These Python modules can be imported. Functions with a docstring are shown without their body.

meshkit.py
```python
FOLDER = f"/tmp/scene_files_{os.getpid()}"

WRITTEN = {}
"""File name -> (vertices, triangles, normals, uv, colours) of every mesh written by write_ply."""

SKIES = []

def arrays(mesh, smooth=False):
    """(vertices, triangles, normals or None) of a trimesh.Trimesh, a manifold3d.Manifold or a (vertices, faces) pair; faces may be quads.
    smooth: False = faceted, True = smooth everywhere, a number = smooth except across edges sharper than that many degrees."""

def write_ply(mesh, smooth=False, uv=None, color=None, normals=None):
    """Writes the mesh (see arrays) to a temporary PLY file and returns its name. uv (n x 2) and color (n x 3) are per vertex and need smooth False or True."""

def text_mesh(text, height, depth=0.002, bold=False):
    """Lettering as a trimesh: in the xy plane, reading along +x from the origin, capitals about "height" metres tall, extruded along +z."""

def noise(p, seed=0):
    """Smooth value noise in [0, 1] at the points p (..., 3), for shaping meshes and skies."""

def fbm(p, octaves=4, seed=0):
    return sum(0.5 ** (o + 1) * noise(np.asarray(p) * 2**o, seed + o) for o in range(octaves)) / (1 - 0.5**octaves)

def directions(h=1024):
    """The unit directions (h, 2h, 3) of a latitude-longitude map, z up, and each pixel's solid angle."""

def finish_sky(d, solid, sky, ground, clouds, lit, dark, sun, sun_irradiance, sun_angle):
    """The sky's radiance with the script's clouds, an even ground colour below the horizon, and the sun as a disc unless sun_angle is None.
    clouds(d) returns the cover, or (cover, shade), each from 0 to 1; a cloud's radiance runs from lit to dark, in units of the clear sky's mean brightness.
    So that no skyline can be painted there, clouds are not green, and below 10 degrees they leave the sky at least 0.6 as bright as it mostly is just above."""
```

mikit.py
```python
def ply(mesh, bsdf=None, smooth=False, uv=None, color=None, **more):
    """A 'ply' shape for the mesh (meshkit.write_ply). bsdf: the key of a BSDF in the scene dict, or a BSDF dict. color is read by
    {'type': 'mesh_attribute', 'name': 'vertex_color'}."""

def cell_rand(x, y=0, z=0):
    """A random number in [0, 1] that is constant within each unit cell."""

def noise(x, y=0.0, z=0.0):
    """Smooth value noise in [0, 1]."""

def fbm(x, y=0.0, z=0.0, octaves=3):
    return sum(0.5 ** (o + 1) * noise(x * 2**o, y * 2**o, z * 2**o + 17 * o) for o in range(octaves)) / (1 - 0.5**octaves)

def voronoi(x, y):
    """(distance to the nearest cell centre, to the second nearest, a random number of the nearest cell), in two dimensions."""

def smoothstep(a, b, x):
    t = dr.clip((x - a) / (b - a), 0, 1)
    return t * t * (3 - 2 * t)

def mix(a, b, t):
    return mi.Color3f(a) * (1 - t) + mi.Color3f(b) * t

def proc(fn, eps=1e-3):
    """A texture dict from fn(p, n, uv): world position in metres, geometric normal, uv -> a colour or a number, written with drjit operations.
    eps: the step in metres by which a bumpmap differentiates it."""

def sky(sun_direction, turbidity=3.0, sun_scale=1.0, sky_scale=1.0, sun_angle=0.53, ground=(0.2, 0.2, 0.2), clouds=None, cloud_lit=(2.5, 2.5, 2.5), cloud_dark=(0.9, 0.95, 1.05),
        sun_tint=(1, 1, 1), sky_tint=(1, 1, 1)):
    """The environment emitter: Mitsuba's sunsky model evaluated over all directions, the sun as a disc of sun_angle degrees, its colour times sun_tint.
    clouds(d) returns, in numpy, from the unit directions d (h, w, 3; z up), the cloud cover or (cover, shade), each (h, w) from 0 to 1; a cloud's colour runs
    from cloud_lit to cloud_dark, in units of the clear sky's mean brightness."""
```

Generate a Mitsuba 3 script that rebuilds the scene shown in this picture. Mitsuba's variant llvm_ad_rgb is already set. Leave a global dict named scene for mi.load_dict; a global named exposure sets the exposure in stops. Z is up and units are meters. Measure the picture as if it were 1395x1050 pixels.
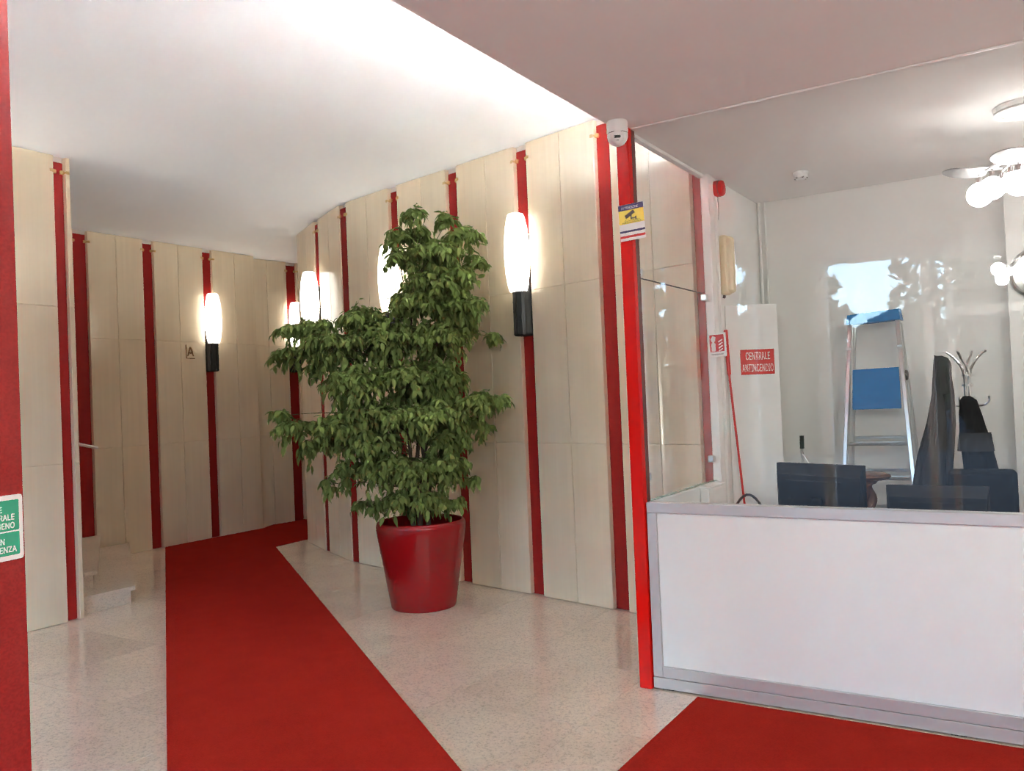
import math, random
import numpy as np, trimesh, manifold3d, drjit as dr, mitsuba as mi, mikit, meshkit
from mikit import proc, noise, fbm, voronoi, smoothstep, mix
from shapely.geometry import Polygon
T = mi.ScalarTransform4f
PI = math.pi

# ------------------------------------------------------------------ camera, sky, exposure
# metres; x runs along the reception counter to the right, y into the building, z up; the camera stands at the origin, eye height 1.5
exposure = 2.12
scene, labels = {}, {}
FWD, UP = np.array([-0.533, 0.846, 0.016]), np.array([0.044, 0.008, 0.999])
scene['camera'] = {'type': 'perspective', 'fov': math.degrees(2 * math.atan(697.5 / 1150)), 'fov_axis': 'x', 'near_clip': 0.05, 'far_clip': 200.0,
                   'to_world': T().look_at(origin=[0, 0, 1.5], target=[FWD[0], FWD[1], 1.5 + FWD[2]], up=UP.tolist())}
scene['sky'] = mikit.sky([0.5, 0.6, 0.5], turbidity=3.0, sun_scale=0.0, sky_scale=12.5, ground=(0.1, 0.1, 0.1), sky_tint=(0.94, 1.0, 1.0))
LAMP, COVE, GLOBE, LOBBY = (1.15, 1.09, 0.96), (93.0, 96.0, 93.0), (3.3, 3.25, 3.1), (24.5, 25.2, 22.8)

# ------------------------------------------------------------------ helpers
used = {}


def numbered(name):
    n = used.get(name, 0)
    used[name] = n + 1
    return name if n == 0 else f'{name}_{n:03d}'


def tag(key, label=None, cat=None, group=None, kind=None):
    d = labels.setdefault(key, {})
    for k, v in (('label', label), ('category', cat), ('group', group), ('kind', kind)):
        if v:
            d[k] = v
    return key


def thing(name, label, cat, group=None, kind=None):
    return tag(numbered(name), label, cat, group, kind)


def put(name, shape, parent=None, label=None, cat=None, group=None, kind=None, at=None):
    key = numbered(f'{parent}__{name}' if parent else name)
    shape = dict(shape)
    if at is not None:
        shape['to_world'] = at
    scene[key] = shape
    if label or cat or group or kind:
        tag(key, label, cat, group, kind)
    return key


def obj(name, mesh, mat, parent=None, label=None, cat=None, group=None, kind=None, smooth=35, at=None, **more):
    return put(name, mikit.ply(mesh, mat, smooth=smooth, **more), parent, label, cat, group, kind, at)


def mesh_of(man):
    m = man.to_mesh()
    return trimesh.Trimesh(np.array(m.vert_properties[:, :3]), np.array(m.tri_verts), process=False)


def cat_(meshes):
    return trimesh.util.concatenate(meshes)


def hull(points):
    return mesh_of(manifold3d.Manifold.hull_points(np.asarray(points, np.float32)))


def bx(x0, x1, y0, y1, z0, z1, b=0.004):
    """a box with chamfered edges"""
    b = min(b, 0.45 * min(x1 - x0, y1 - y0, z1 - z0))
    if b <= 0:
        return trimesh.creation.box(bounds=[[x0, y0, z0], [x1, y1, z1]])
    p = []
    for x, sx in ((x0, 1), (x1, -1)):
        for y, sy in ((y0, 1), (y1, -1)):
            for z, sz in ((z0, 1), (z1, -1)):
                p += [(x, y + sy * b, z + sz * b), (x + sx * b, y, z + sz * b), (x + sx * b, y + sy * b, z)]
    return hull(p)


def rbox(x0, x1, y0, y1, z0, z1, r, seg=10):
    """a box with rounded edges"""
    s = manifold3d.Manifold.sphere(r, seg * 2)
    return mesh_of(manifold3d.Manifold.batch_hull([s.translate([x, y, z]) for x in (x0 + r, x1 - r) for y in (y0 + r, y1 - r) for z in (z0 + r, z1 - r)]))


def lathe(profile, n=32, at=(0, 0, 0)):
    p = np.array(profile, float)
    m = trimesh.creation.revolve(p, sections=n)
    m.apply_translation(at)
    return m


def tube(path, r, n=8, caps=True):
    path = np.asarray(path, float)
    r = np.broadcast_to(np.asarray(r, float), (len(path),))
    t = np.gradient(path, axis=0)
    t /= np.maximum(np.linalg.norm(t, axis=1, keepdims=True), 1e-9)
    ref = np.array([0, 0, 1.0]) if abs(t[0][2]) < 0.9 else np.array([1.0, 0, 0])
    v, f = [], []
    a = np.cross(t[0], ref)
    for i in range(len(path)):
        a = a - t[i] * (a @ t[i])
        a /= np.linalg.norm(a)
        b = np.cross(t[i], a)
        for k in range(n):
            g = 2 * PI * k / n
            v.append(path[i] + r[i] * (math.cos(g) * a + math.sin(g) * b))
    for i in range(len(path) - 1):
        for k in range(n):
            p, q = i * n + k, i * n + (k + 1) % n
            f += [(p, q, q + n), (p, q + n, p + n)]
    if caps:
        v += [path[0], path[-1]]
        c = len(v)
        for k in range(n):
            f += [(c - 2, (k + 1) % n, k), (c - 1, (len(path) - 1) * n + k, (len(path) - 1) * n + (k + 1) % n)]
    return trimesh.Trimesh(np.array(v), np.array(f), process=False)


def spline(pts, n=24):
    from scipy.interpolate import CubicSpline
    p = np.asarray(pts, float)
    s = np.r_[0, np.cumsum(np.linalg.norm(np.diff(p, axis=0), axis=1))]
    return CubicSpline(s, p)(np.linspace(0, s[-1], n))


def prism(poly, z0, z1):
    m = trimesh.creation.extrude_polygon(Polygon(poly), z1 - z0, engine='earcut')
    m.apply_translation([0, 0, z0])
    return m


def rod(p, q, r, n=12):
    return tube([p, q], r, n)


def sphere(c, r, sub=3):
    m = trimesh.creation.icosphere(subdivisions=sub, radius=r)
    m.apply_translation(c)
    return m


def frame(origin, ex, ey):
    """transform that takes local x, y, z to ex, ey, ex x ey at origin"""
    ex, ey = np.asarray(ex, float), np.asarray(ey, float)
    ex = ex / np.linalg.norm(ex)
    ey = ey / np.linalg.norm(ey)
    m = np.eye(4)
    m[:3, 0], m[:3, 1], m[:3, 2], m[:3, 3] = ex, ey, np.cross(ex, ey), origin
    return m


def moved(mesh, m):
    mesh = mesh.copy()
    mesh.apply_transform(m)
    return mesh


def lettering(text, height, width=None, depth=0.001, bold=False, center=True):
    """capitals in the xy plane; squeezed or stretched to the given width"""
    m = meshkit.text_mesh(text, height, depth, bold)
    lo, hi = m.bounds
    m.apply_translation([-lo[0], 0, 0])
    if width:
        m.apply_scale([width / (hi[0] - lo[0]), 1, 1])
    if center:
        m.apply_translation([-m.bounds[1][0] / 2, 0, 0])
    return m


# ------------------------------------------------------------------ materials
def rgb(c):
    return {'type': 'rgb', 'value': list(c)}


def mat(name, base, rough=0.5, spec=0.5, two=True, bump=None, **more):
    b = {'type': 'principled', 'base_color': rgb(base) if isinstance(base, (tuple, list)) else base, 'roughness': rough, 'specular': spec, **more}
    if bump is not None:
        b = {'type': 'bumpmap', 'arbitrary': bump[0], 'scale': bump[1], 'bsdf': b}
    scene[name] = {'type': 'twosided', 'bsdf': b} if two else b
    return name


def stone(a, b, seed):
    """beige sawn stone veneer: fine upright grain, faint clouds"""
    def fn(p, n, uv):
        h = p.x * 0.8 + p.y * 0.6
        g = noise(h * 55 + seed, p.z * 1.2) * 0.65 + noise(h * 170, p.z * 4 + seed) * 0.35
        c = fbm(p.x * 2.6 + seed, p.y * 2.6, p.z * 1.5)
        return mix(a, b, dr.clip(0.25 + 0.32 * (g - 0.2) + 0.6 * (c - 0.35), 0, 1))
    return proc(fn)


PANELS = [mat(f'panel_stone_{i}', stone(a, b, 7.0 * i), 0.16, 0.42) for i, (a, b) in enumerate([
    ((0.83, 0.70, 0.525), (0.67, 0.55, 0.395)), ((0.81, 0.69, 0.515), (0.65, 0.535, 0.385)), ((0.85, 0.71, 0.525), (0.69, 0.56, 0.395))])]


def weave(p, n, uv):
    return noise((p.x + p.y) * 420, p.z * 420) * 0.6 + noise(p.x * 130, p.y * 130, p.z * 130) * 0.4


mat('red_fabric', proc(lambda p, n, uv: mix((0.25, 0.012, 0.010), (0.20, 0.009, 0.008), noise((p.x + p.y) * 300, p.z * 300))), 0.55, 0.2)
mat('red_wallcovering', proc(lambda p, n, uv: mix((0.25, 0.014, 0.012), (0.19, 0.010, 0.009), noise((p.x + p.y) * 260, p.z * 260))), 0.5, 0.35, bump=(proc(weave, 5e-4), 0.0012))
mat('carpet_red', proc(lambda p, n, uv: mix((0.255, 0.017, 0.011), (0.17, 0.011, 0.008), 0.55 * noise(p.x * 240, p.y * 240) + 0.3 * fbm(p.x * 9, p.y * 9) + 0.15 * fbm(p.x * 1.7, p.y * 1.7))), 0.95, 0.0,
    bump=(proc(lambda p, n, uv: noise(p.x * 300, p.y * 300, p.z * 300), 5e-4), 0.002))
mat('carpet_edge', (0.2, 0.012, 0.01), 0.95, 0.1)


def granite(shift):
    def fn(p, n, uv):
        s = noise(p.x * 210 + shift, p.y * 210, p.z * 210) * 0.5 + noise(p.x * 95, p.y * 95 + shift, p.z * 95) * 0.5
        c = fbm(p.x * 2.2 + shift, p.y * 2.2, 1.0)
        base = mix((0.64, 0.54, 0.445), (0.50, 0.41, 0.335), dr.clip(0.2 + 0.9 * (c - 0.3) + 0.02 * shift, 0, 1))
        return base * (1 - 0.20 * smoothstep(0.56, 0.75, s)) * (1 + 0.08 * smoothstep(0.45, 0.2, s))
    return proc(fn)


FLOORS = [mat(f'floor_marble_{i}', granite(5.0 * i), 0.11, 0.5) for i in range(3)]
mat('step_marble', granite(3.0), 0.45, 0.4)
mat('joint_grey', (0.30, 0.26, 0.23), 0.8, 0.2)
mat('ceiling_white', (0.85, 0.885, 0.905), 0.9, 0.1)
mat('soffit_paint', (0.72, 0.705, 0.69), 0.85, 0.15)
mat('booth_paint', (0.78, 0.775, 0.75), 0.8, 0.2)
mat('wall_plaster', (0.66, 0.62, 0.57), 0.85, 0.15)
mat('white_gloss', (0.80, 0.79, 0.77), 0.3, 0.5)
mat('white_plastic', (0.82, 0.81, 0.80), 0.35, 0.5)
mat('cream_plastic', (0.72, 0.62, 0.42), 0.3, 0.5)
mat('white_laminate', (0.74, 0.76, 0.75), 0.4, 0.4)
mat('aluminium', (0.56, 0.56, 0.565), 0.42, 0.5, metallic=0.55)
mat('steel', (0.72, 0.71, 0.70), 0.22, 0.5, metallic=1.0)
mat('chrome', (0.82, 0.82, 0.82), 0.08, 0.5, metallic=1.0)
mat('brass', (0.62, 0.44, 0.21), 0.3, 0.5, metallic=0.9)
mat('red_lacquer', (0.60, 0.008, 0.005), 0.12, 0.15)
scene['pot_red'] = {'type': 'roughplastic', 'diffuse_reflectance': rgb((0.175, 0.004, 0.006)), 'alpha': 0.05, 'int_ior': 1.38}
mat('pot_inside', (0.05, 0.02, 0.018), 0.6, 0.3)
mat('soil', proc(lambda p, n, uv: mix((0.05, 0.035, 0.022), (0.02, 0.014, 0.01), noise(p.x * 90, p.y * 90, p.z * 90))), 0.95, 0.1)
mat('bark', proc(lambda p, n, uv: mix((0.10, 0.07, 0.048), (0.05, 0.034, 0.024), fbm(p.x * 60, p.y * 60, p.z * 18))), 0.85, 0.2)
mat('twig', (0.09, 0.075, 0.035), 0.8, 0.2)
mat('black_metal', (0.007, 0.007, 0.007), 0.35, 0.3)
mat('black_plastic', (0.008, 0.008, 0.008), 0.35, 0.2)
mat('black_rubber', (0.02, 0.02, 0.02), 0.7, 0.3)
mat('black_cloth', (0.012, 0.012, 0.013), 0.9, 0.1)
mat('grey_cloth', (0.035, 0.036, 0.038), 0.9, 0.1)
mat('blue_plastic', (0.015, 0.14, 0.36), 0.4, 0.5)
mat('dark_wood', proc(lambda p, n, uv: mix((0.13, 0.055, 0.022), (0.06, 0.025, 0.011), fbm(p.x * 40, p.y * 40, p.z * 9))), 0.28, 0.5)
mat('channel_brown', (0.085, 0.03, 0.022), 0.35, 0.4)
mat('dark_brass', (0.22, 0.11, 0.035), 0.4, 0.5, metallic=0.4)
mat('grey_metal', (0.42, 0.42, 0.42), 0.45, 0.5, metallic=0.6)
mat('sign_red', (0.52, 0.022, 0.02), 0.35, 0.5)
mat('sign_white', (0.78, 0.77, 0.74), 0.35, 0.5)
mat('sign_green', (0.03, 0.30, 0.17), 0.35, 0.5)
mat('sign_yellow', (0.80, 0.62, 0.08), 0.35, 0.5)
mat('sign_navy', (0.045, 0.035, 0.11), 0.35, 0.5)
mat('sign_dark', (0.08, 0.06, 0.06), 0.4, 0.5)
mat('sign_grey', (0.40, 0.40, 0.38), 0.4, 0.5)
mat('glass_edge', (0.16, 0.24, 0.20), 0.15, 0.5)
mat('mirror_glass', (0.75, 0.75, 0.74), 0.04, 0.5, metallic=0.9)
mat('conifer', proc(lambda p, n, uv: mix((0.035, 0.06, 0.03), (0.015, 0.03, 0.016), noise(p.x * 3, p.y * 3, p.z * 3))), 0.8, 0.2)
mat('broadleaf', proc(lambda p, n, uv: mix((0.06, 0.085, 0.03), (0.025, 0.04, 0.018), noise(p.x * 3, p.y * 3, p.z * 3))), 0.8, 0.2)
mat('asphalt', (0.08, 0.08, 0.08), 0.9, 0.2)
scene['pane_glass'] = {'type': 'thindielectric', 'int_ior': 1.50}
scene['side_glass'] = {'type': 'thindielectric', 'int_ior': 1.28}
LEAF = [(0.12, 0.165, 0.050), (0.17, 0.225, 0.068), (0.24, 0.305, 0.100), (0.34, 0.41, 0.155)]
for i, c in enumerate(LEAF):
    scene[f'leaf_{i}'] = {'type': 'principledthin', 'base_color': rgb(c), 'roughness': 0.38, 'diff_trans': 0.5, 'eta': 1.4}
scene['leaf_mix'] = {'type': 'principledthin', 'base_color': {'type': 'mesh_attribute', 'name': 'vertex_color'}, 'roughness': 0.38, 'diff_trans': 0.5, 'eta': 1.4}

# ------------------------------------------------------------------ the setting: floor, ceilings, plain walls
HC, HS = 3.45, 2.87       # high ceiling, low ceiling (soffit) over the counter and the booth
fl = obj('floor', bx(-9.2, 2.2, -2.1, 11.0, -0.2, -0.006, 0), 'joint_grey', kind='structure', label='pale speckled marble floor', smooth=False)
rnd = random.Random(4)
TU, TV = 0.775, 0.805
for i in range(-9, 4):
    for j in range(-6, 9):
        x0, y0 = -1.855 + TU * i, 3.405 + TV * j
        if x0 + TU < -8.7 or x0 > 1.7 or y0 > 8.2 or y0 + TV < -2.0 or (x0 > -2.2 and y0 > 6.3) or (x0 > -6.3 and y0 > 6.6):
            continue
        g = 0.0012
        put('tile', mikit.ply(bx(g, TU - g, g, TV - g, -0.02, 0.0, 0.0012), FLOORS[rnd.randrange(3)], smooth=False), fl, at=T().translate([x0, y0, 0]))

obj('ceiling', bx(-9.2, -1.38, -2.1, 11.0, HC, HC + 0.12, 0), 'ceiling_white', kind='structure', label='high smooth white ceiling over the hall', smooth=False)
# the low ceiling is a slab with a raised lip along the hall side; tubes lie in the trough behind the lip
sof = obj('ceiling', cat_([bx(-1.82, 1.75, -2.1, 4.03, HS, HS + 0.07, 0.003), bx(-1.82, -1.80, -2.1, 4.03, HS + 0.071, HS + 0.13, 0.003)]), 'soffit_paint', kind='structure',
          label='low pinkish grey ceiling slab in front of the counter glass', smooth=False)
obj('ceiling', cat_([bx(-1.82, 1.75, 4.031, 6.45, HS, HS + 0.07, 0.003), bx(-1.82, -1.80, 4.031, 5.2, HS + 0.071, HS + 0.13, 0.003)]), 'soffit_paint', kind='structure', label='painted ceiling inside the glazed booth', smooth=False)
obj('wall_cove', bx(-1.48, -1.38, -2.1, 5.6, HS + 0.072, HC, 0), 'ceiling_white', kind='structure', label='white upright back of the light cove above the low ceiling', smooth=False)

# light cove: tubes end to end behind the lip
cv = thing('cove_light', 'row of white fluorescent tubes lying in the ceiling cove above the low ceiling', 'lamp')
for k in range(4):
    y0 = -0.88 + k * 1.5
    tb = rod((-1.64, y0, 3.0), (-1.64, y0 + 1.4, 3.0), 0.019, 12)
    put('tube', {**mikit.ply(tb, 'white_plastic', smooth=35), 'emitter': {'type': 'area', 'radiance': rgb(COVE)}}, cv)
    obj('batten', bx(-1.67, -1.61, y0 - 0.03, y0 + 1.43, HS + 0.071, HS + 0.105), 'white_plastic', cv)
    obj('holder', bx(-1.66, -1.62, y0 - 0.03, y0 - 0.002, HS + 0.106, 3.03), 'white_plastic', cv)
    obj('holder', bx(-1.66, -1.62, y0 + 1.402, y0 + 1.43, HS + 0.106, 3.03), 'white_plastic', cv)

# ------------------------------------------------------------------ panelled walls: pairs of stone panels, upright red strips sunk between them
ROWS = [(0.004, 1.1592), (1.1608, 2.3192), (2.3208, 3.442)]
panel_cache, prnd = {}, random.Random(11)


def panel(wall, a, b, rows=ROWS, thick=0.045):
    """stone panels between the plan points a and b (seen from the hall: a to the left, b to the right), face on the line"""
    a, b = np.array(a, float), np.array(b, float)
    w = np.linalg.norm(b - a)
    ex = (b - a) / w
    for z0, z1 in rows:
        m, var = PANELS[prnd.randrange(3)], (round(w, 3), z0, z1)
        if (var, m) not in panel_cache:
            panel_cache[(var, m)] = mikit.ply(bx(0.0022, w - 0.0022, 0, thick, z0, z1, 0.0015), m, smooth=False)
        put('panel', panel_cache[(var, m)], wall, at=T(frame([a[0], a[1], 0], [ex[0], ex[1], 0], [-ex[1], ex[0], 0]).tolist()))


def strip(wall, a, b, clips=True, top=3.405, z0=0.004, deep=0.034):
    """the red strip between two panels: sunk a little, a brass clip on each flank near the top"""
    a, b = np.array(a, float), np.array(b, float)
    w = np.linalg.norm(b - a)
    ex = (b - a) / w
    F = T(frame([a[0], a[1], 0], [ex[0], ex[1], 0], [-ex[1], ex[0], 0]).tolist())
    obj('red_strip', bx(0.001, w - 0.001, deep, 0.05, z0, top, 0.002), 'red_fabric', wall, label='sunken red fabric strip', smooth=False, at=F)
    if clips:
        for s in (0, 1):
            c = cat_([bx(-0.03, -0.004, -0.006, -0.0005, 3.318, 3.342, 0.002), bx(-0.006, -0.0005, -0.006, 0.03, 3.322, 3.338, 0.002), bx(0.001, 0.03, deep - 0.022, deep - 0.001, 3.315, 3.345, 0.004)])
            if s:
                c = moved(c, np.diag([-1, 1, 1, 1]))
                c.invert()
                c.apply_translation([w, 0, 0])
            obj('clip', c, 'brass', wall, label='brass clip', smooth=False, at=F)
    return F, w, deep


def backing(a_list, name, label, thick=0.1, off=0.052, z1=HC, z0=0.0):
    """plain wall behind the panels, following the plan points from left to right"""
    p = np.array(a_list, float)
    e = np.diff(p, axis=0)
    nrm = np.stack([-e[:, 1], e[:, 0]], 1)
    nrm /= np.linalg.norm(nrm, axis=1, keepdims=True)
    vn = np.vstack([nrm[:1], (nrm[:-1] + nrm[1:]) / 2, nrm[-1:]])
    vn /= np.linalg.norm(vn, axis=1, keepdims=True)
    return obj(name, prism(np.vstack([p + vn * off, (p + vn * (off + thick))[::-1]]), z0, z1), 'wall_plaster', kind='structure', label=label, smooth=False)


# curved wall behind the plant, from the far corner (left) to the booth (right)
WR = [('p', (-7.03, 6.75), (-6.70, 6.562)), ('p', (-6.70, 6.562), (-6.40, 6.39)), ('s', (-6.40, 6.39), (-6.30, 6.347)), ('p', (-6.30, 6.347), (-6.00, 6.19)), ('p', (-6.00, 6.19), (-5.70, 6.035)),
      ('s', (-5.70, 6.035), (-5.575, 5.995)), ('p', (-5.575, 5.995), (-5.25, 5.918)), ('p', (-5.25, 5.918), (-4.925, 5.848)), ('s', (-4.925, 5.848), (-4.80, 5.822)), ('p', (-4.80, 5.822), (-4.48, 5.758)),
      ('p', (-4.48, 5.758), (-4.165, 5.695)), ('s', (-4.165, 5.695), (-4.035, 5.668)), ('p', (-4.035, 5.668), (-3.70, 5.592)), ('p', (-3.70, 5.592), (-3.387, 5.528)), ('s', (-3.387, 5.528), (-3.26, 5.502)),
      ('p', (-3.26, 5.502), (-2.93, 5.425)), ('p', (-2.93, 5.425), (-2.61, 5.352)), ('s', (-2.61, 5.352), (-2.48, 5.325)), ('p', (-2.48, 5.325), (-2.165, 5.252)), ('p', (-2.165, 5.252), (-1.865, 5.184)),
      ('s', (-1.865, 5.184), (-1.785, 5.166))]
wr = backing([WR[0][1]] + [w[2] for w in WR], 'wall_right', 'curved wall behind the plant with pairs of beige stone panels and red strips')
right_strips = []
for kind, a, b in WR:
    if kind == 'p':
        panel(wr, a, b)
    else:
        right_strips.append(strip(wr, a, b, deep=0.012 if a[0] < -5.6 else 0.034))
# its end, turning into the far corridor
panel(wr, (-6.86, 7.75), (-7.03, 6.752))
obj('wall_corridor', prism([(-6.80, 7.76), (-6.97, 6.80), (-6.85, 6.76), (-6.2, 9.6), (-6.4, 9.6)], 0, HC), 'wall_plaster', kind='structure', label='plain wall of the corridor behind the curved wall', smooth=False)

# far wall with the lamp, facing right; plan points run so that the hall lies on its right hand
wf = backing([(-8.4, 1.2), (-8.4, 7.317)], 'wall_far', 'far wall with beige stone panels, red strips, one lamp and the letter A')
for a, b in ((1.5, 1.83), (1.83, 2.155)) + ((2.285, 2.61), (2.61, 2.935), (3.065, 3.39), (3.39, 3.72), (3.85, 4.18), (4.18, 4.50), (4.635, 4.96), (5.115, 5.435), (5.435, 5.757), (5.892, 6.205), (6.205, 6.546), (6.68, 7.01), (7.01, 7.317)):
    panel(wf, (-8.4, a), (-8.4, b))
far_strips = [strip(wf, (-8.4, a), (-8.4, b)) for a, b in ((2.155, 2.285), (2.935, 3.065), (3.72, 3.85), (4.50, 4.635), (4.96, 5.115), (5.757, 5.892), (6.546, 6.68))]
wk = backing([(-8.55, 7.32), (-8.43, 8.06), (-8.33, 8.75), (-8.26, 9.4)], 'wall_back', 'shaded wall past the far wall where the corridor turns away')
for a, b in (((-8.55, 7.325), (-8.50, 7.61)), ((-8.50, 7.61), (-8.455, 7.905)), ((-8.43, 8.06), (-8.38, 8.40)), ((-8.38, 8.40), (-8.33, 8.74))):
    panel(wk, a, b)
corner_strip = strip(wk, (-8.455, 7.905), (-8.43, 8.06))
obj('wall_corridor_end', bx(-8.6, -6.1, 9.4, 9.5, 0, HC, 0), 'wall_plaster', kind='structure', label='wall closing the corridor', smooth=False)

# near left wall in front of the stairs
wn = backing([(-6.12, -1.9), (-6.12, 3.61)], 'wall_left', 'wall at the left with beige stone panels beside the stairs', thick=0.03, off=0.05)
left_strips = []
for k in range(6):
    e = 3.486 - 0.78 * k
    panel(wn, (-6.12, e - 0.32), (-6.12, e))
    panel(wn, (-6.12, e - 0.645), (-6.12, e - 0.32))
    left_strips.append(strip(wn, (-6.12, e), (-6.12, e + (0.088 if k == 0 else 0.13))))
panel(wn, (-6.12, 3.574), (-6.12, 3.61))

# walls that close the lobby behind the camera and at the right
obj('wall_stair', bx(-8.5, -6.0, 1.05, 1.15, 0, HC, 0), 'wall_plaster', kind='structure', label='plain wall at the head of the stairs', smooth=False)
obj('wall_lobby', bx(1.75, 1.85, -2.1, 6.45, 0, HS + 0.07, 0), 'wall_plaster', kind='structure', label='plain wall at the right end of the lobby and booth', smooth=False)
ent = obj('wall_entrance', cat_([bx(-6.3, -5.9, -2.2, -2.1, 0, HC, 0), bx(-5.9, -4.4, -2.2, -2.1, 2.6, HC, 0), bx(-4.4, -3.0, -2.2, -2.1, 3.1, HC, 0), bx(-3.0, 1.85, -2.2, -2.1, 2.90, HC, 0), bx(1.1, 1.85, -2.2, -2.1, 0, 2.90, 0)]), 'wall_plaster', kind='structure', label='wall around the glazed entrance', smooth=False)
en = thing('entrance_frame', 'white metal frame of the glazed entrance to the street', 'door frame', kind='structure')
for x0, x1 in ((-5.9, -5.82), (-4.45, -4.37), (-3.0, -2.92), (-2.2, -2.08), (-1.09, -1.0), (-0.86, -0.80), (1.02, 1.1)):
    obj('post', bx(x0, x1, -2.19, -2.11, 0, 2.9), 'white_gloss', en)
obj('transom', bx(-0.80, 1.02, -2.19, -2.11, 2.19, 2.29), 'white_gloss', en)
obj('transom', bx(-0.80, 1.02, -2.19, -2.11, 2.83, 2.9), 'white_gloss', en)
obj('transom', bx(-1.0, -0.86, -2.18, -2.12, 2.1, 2.16), 'white_gloss', en)

# ------------------------------------------------------------------ carpets
obj('carpet_runner', prism([(-1.502, 1.02), (-1.502, 2.37), (-7.14, 6.378), (-7.165, 6.86), (-7.12, 9.35), (-8.31, 9.35), (-8.395, 8.6), (-8.52, 7.6), (-8.39, 7.3), (-8.39, 5.905)], 0.0, 0.008), 'carpet_red', label='long red carpet runner leading past the plant to the far corner', cat='carpet', smooth=False)
obj('entrance_carpet', prism([(-1.5, -2.0), (1.7, -2.0), (1.7, 3.965), (-1.5, 3.965)], 0.0, 0.008), 'carpet_red', label='red carpet laid along the front of the white counter', cat='carpet', smooth=False)

# ------------------------------------------------------------------ stairs behind the left wall
st = thing('staircase', 'pale marble stairs rising behind the left wall', 'stairs')
for k in range(4):
    zt = 0.135 * (k + 1)
    d = -0.32 * k
    e = -6.215 if k == 0 else -6.47 - 0.03 * (k - 1)
    va, vb = 4.09 + d + (0.165 if k else 0.0), 5.44 + d
    obj('riser', prism([(e - 0.015, va - 0.03), (-8.34, vb - 0.04), (-8.34, vb - 0.9), (e - 0.015, va - (0.5 if k else 0.44))], 0.135 * k, zt - 0.034), 'step_marble', st, smooth=False)
    obj('tread', prism([(e, va), (-8.34, vb), (-8.34, vb - 0.95), (e, va - (0.5 if k else 0.46))], zt - 0.033, zt), 'step_marble', st, smooth=False)
hr = thing('handrail', 'short glimpse of a metal handrail at the end of the left wall', 'handrail')
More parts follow.
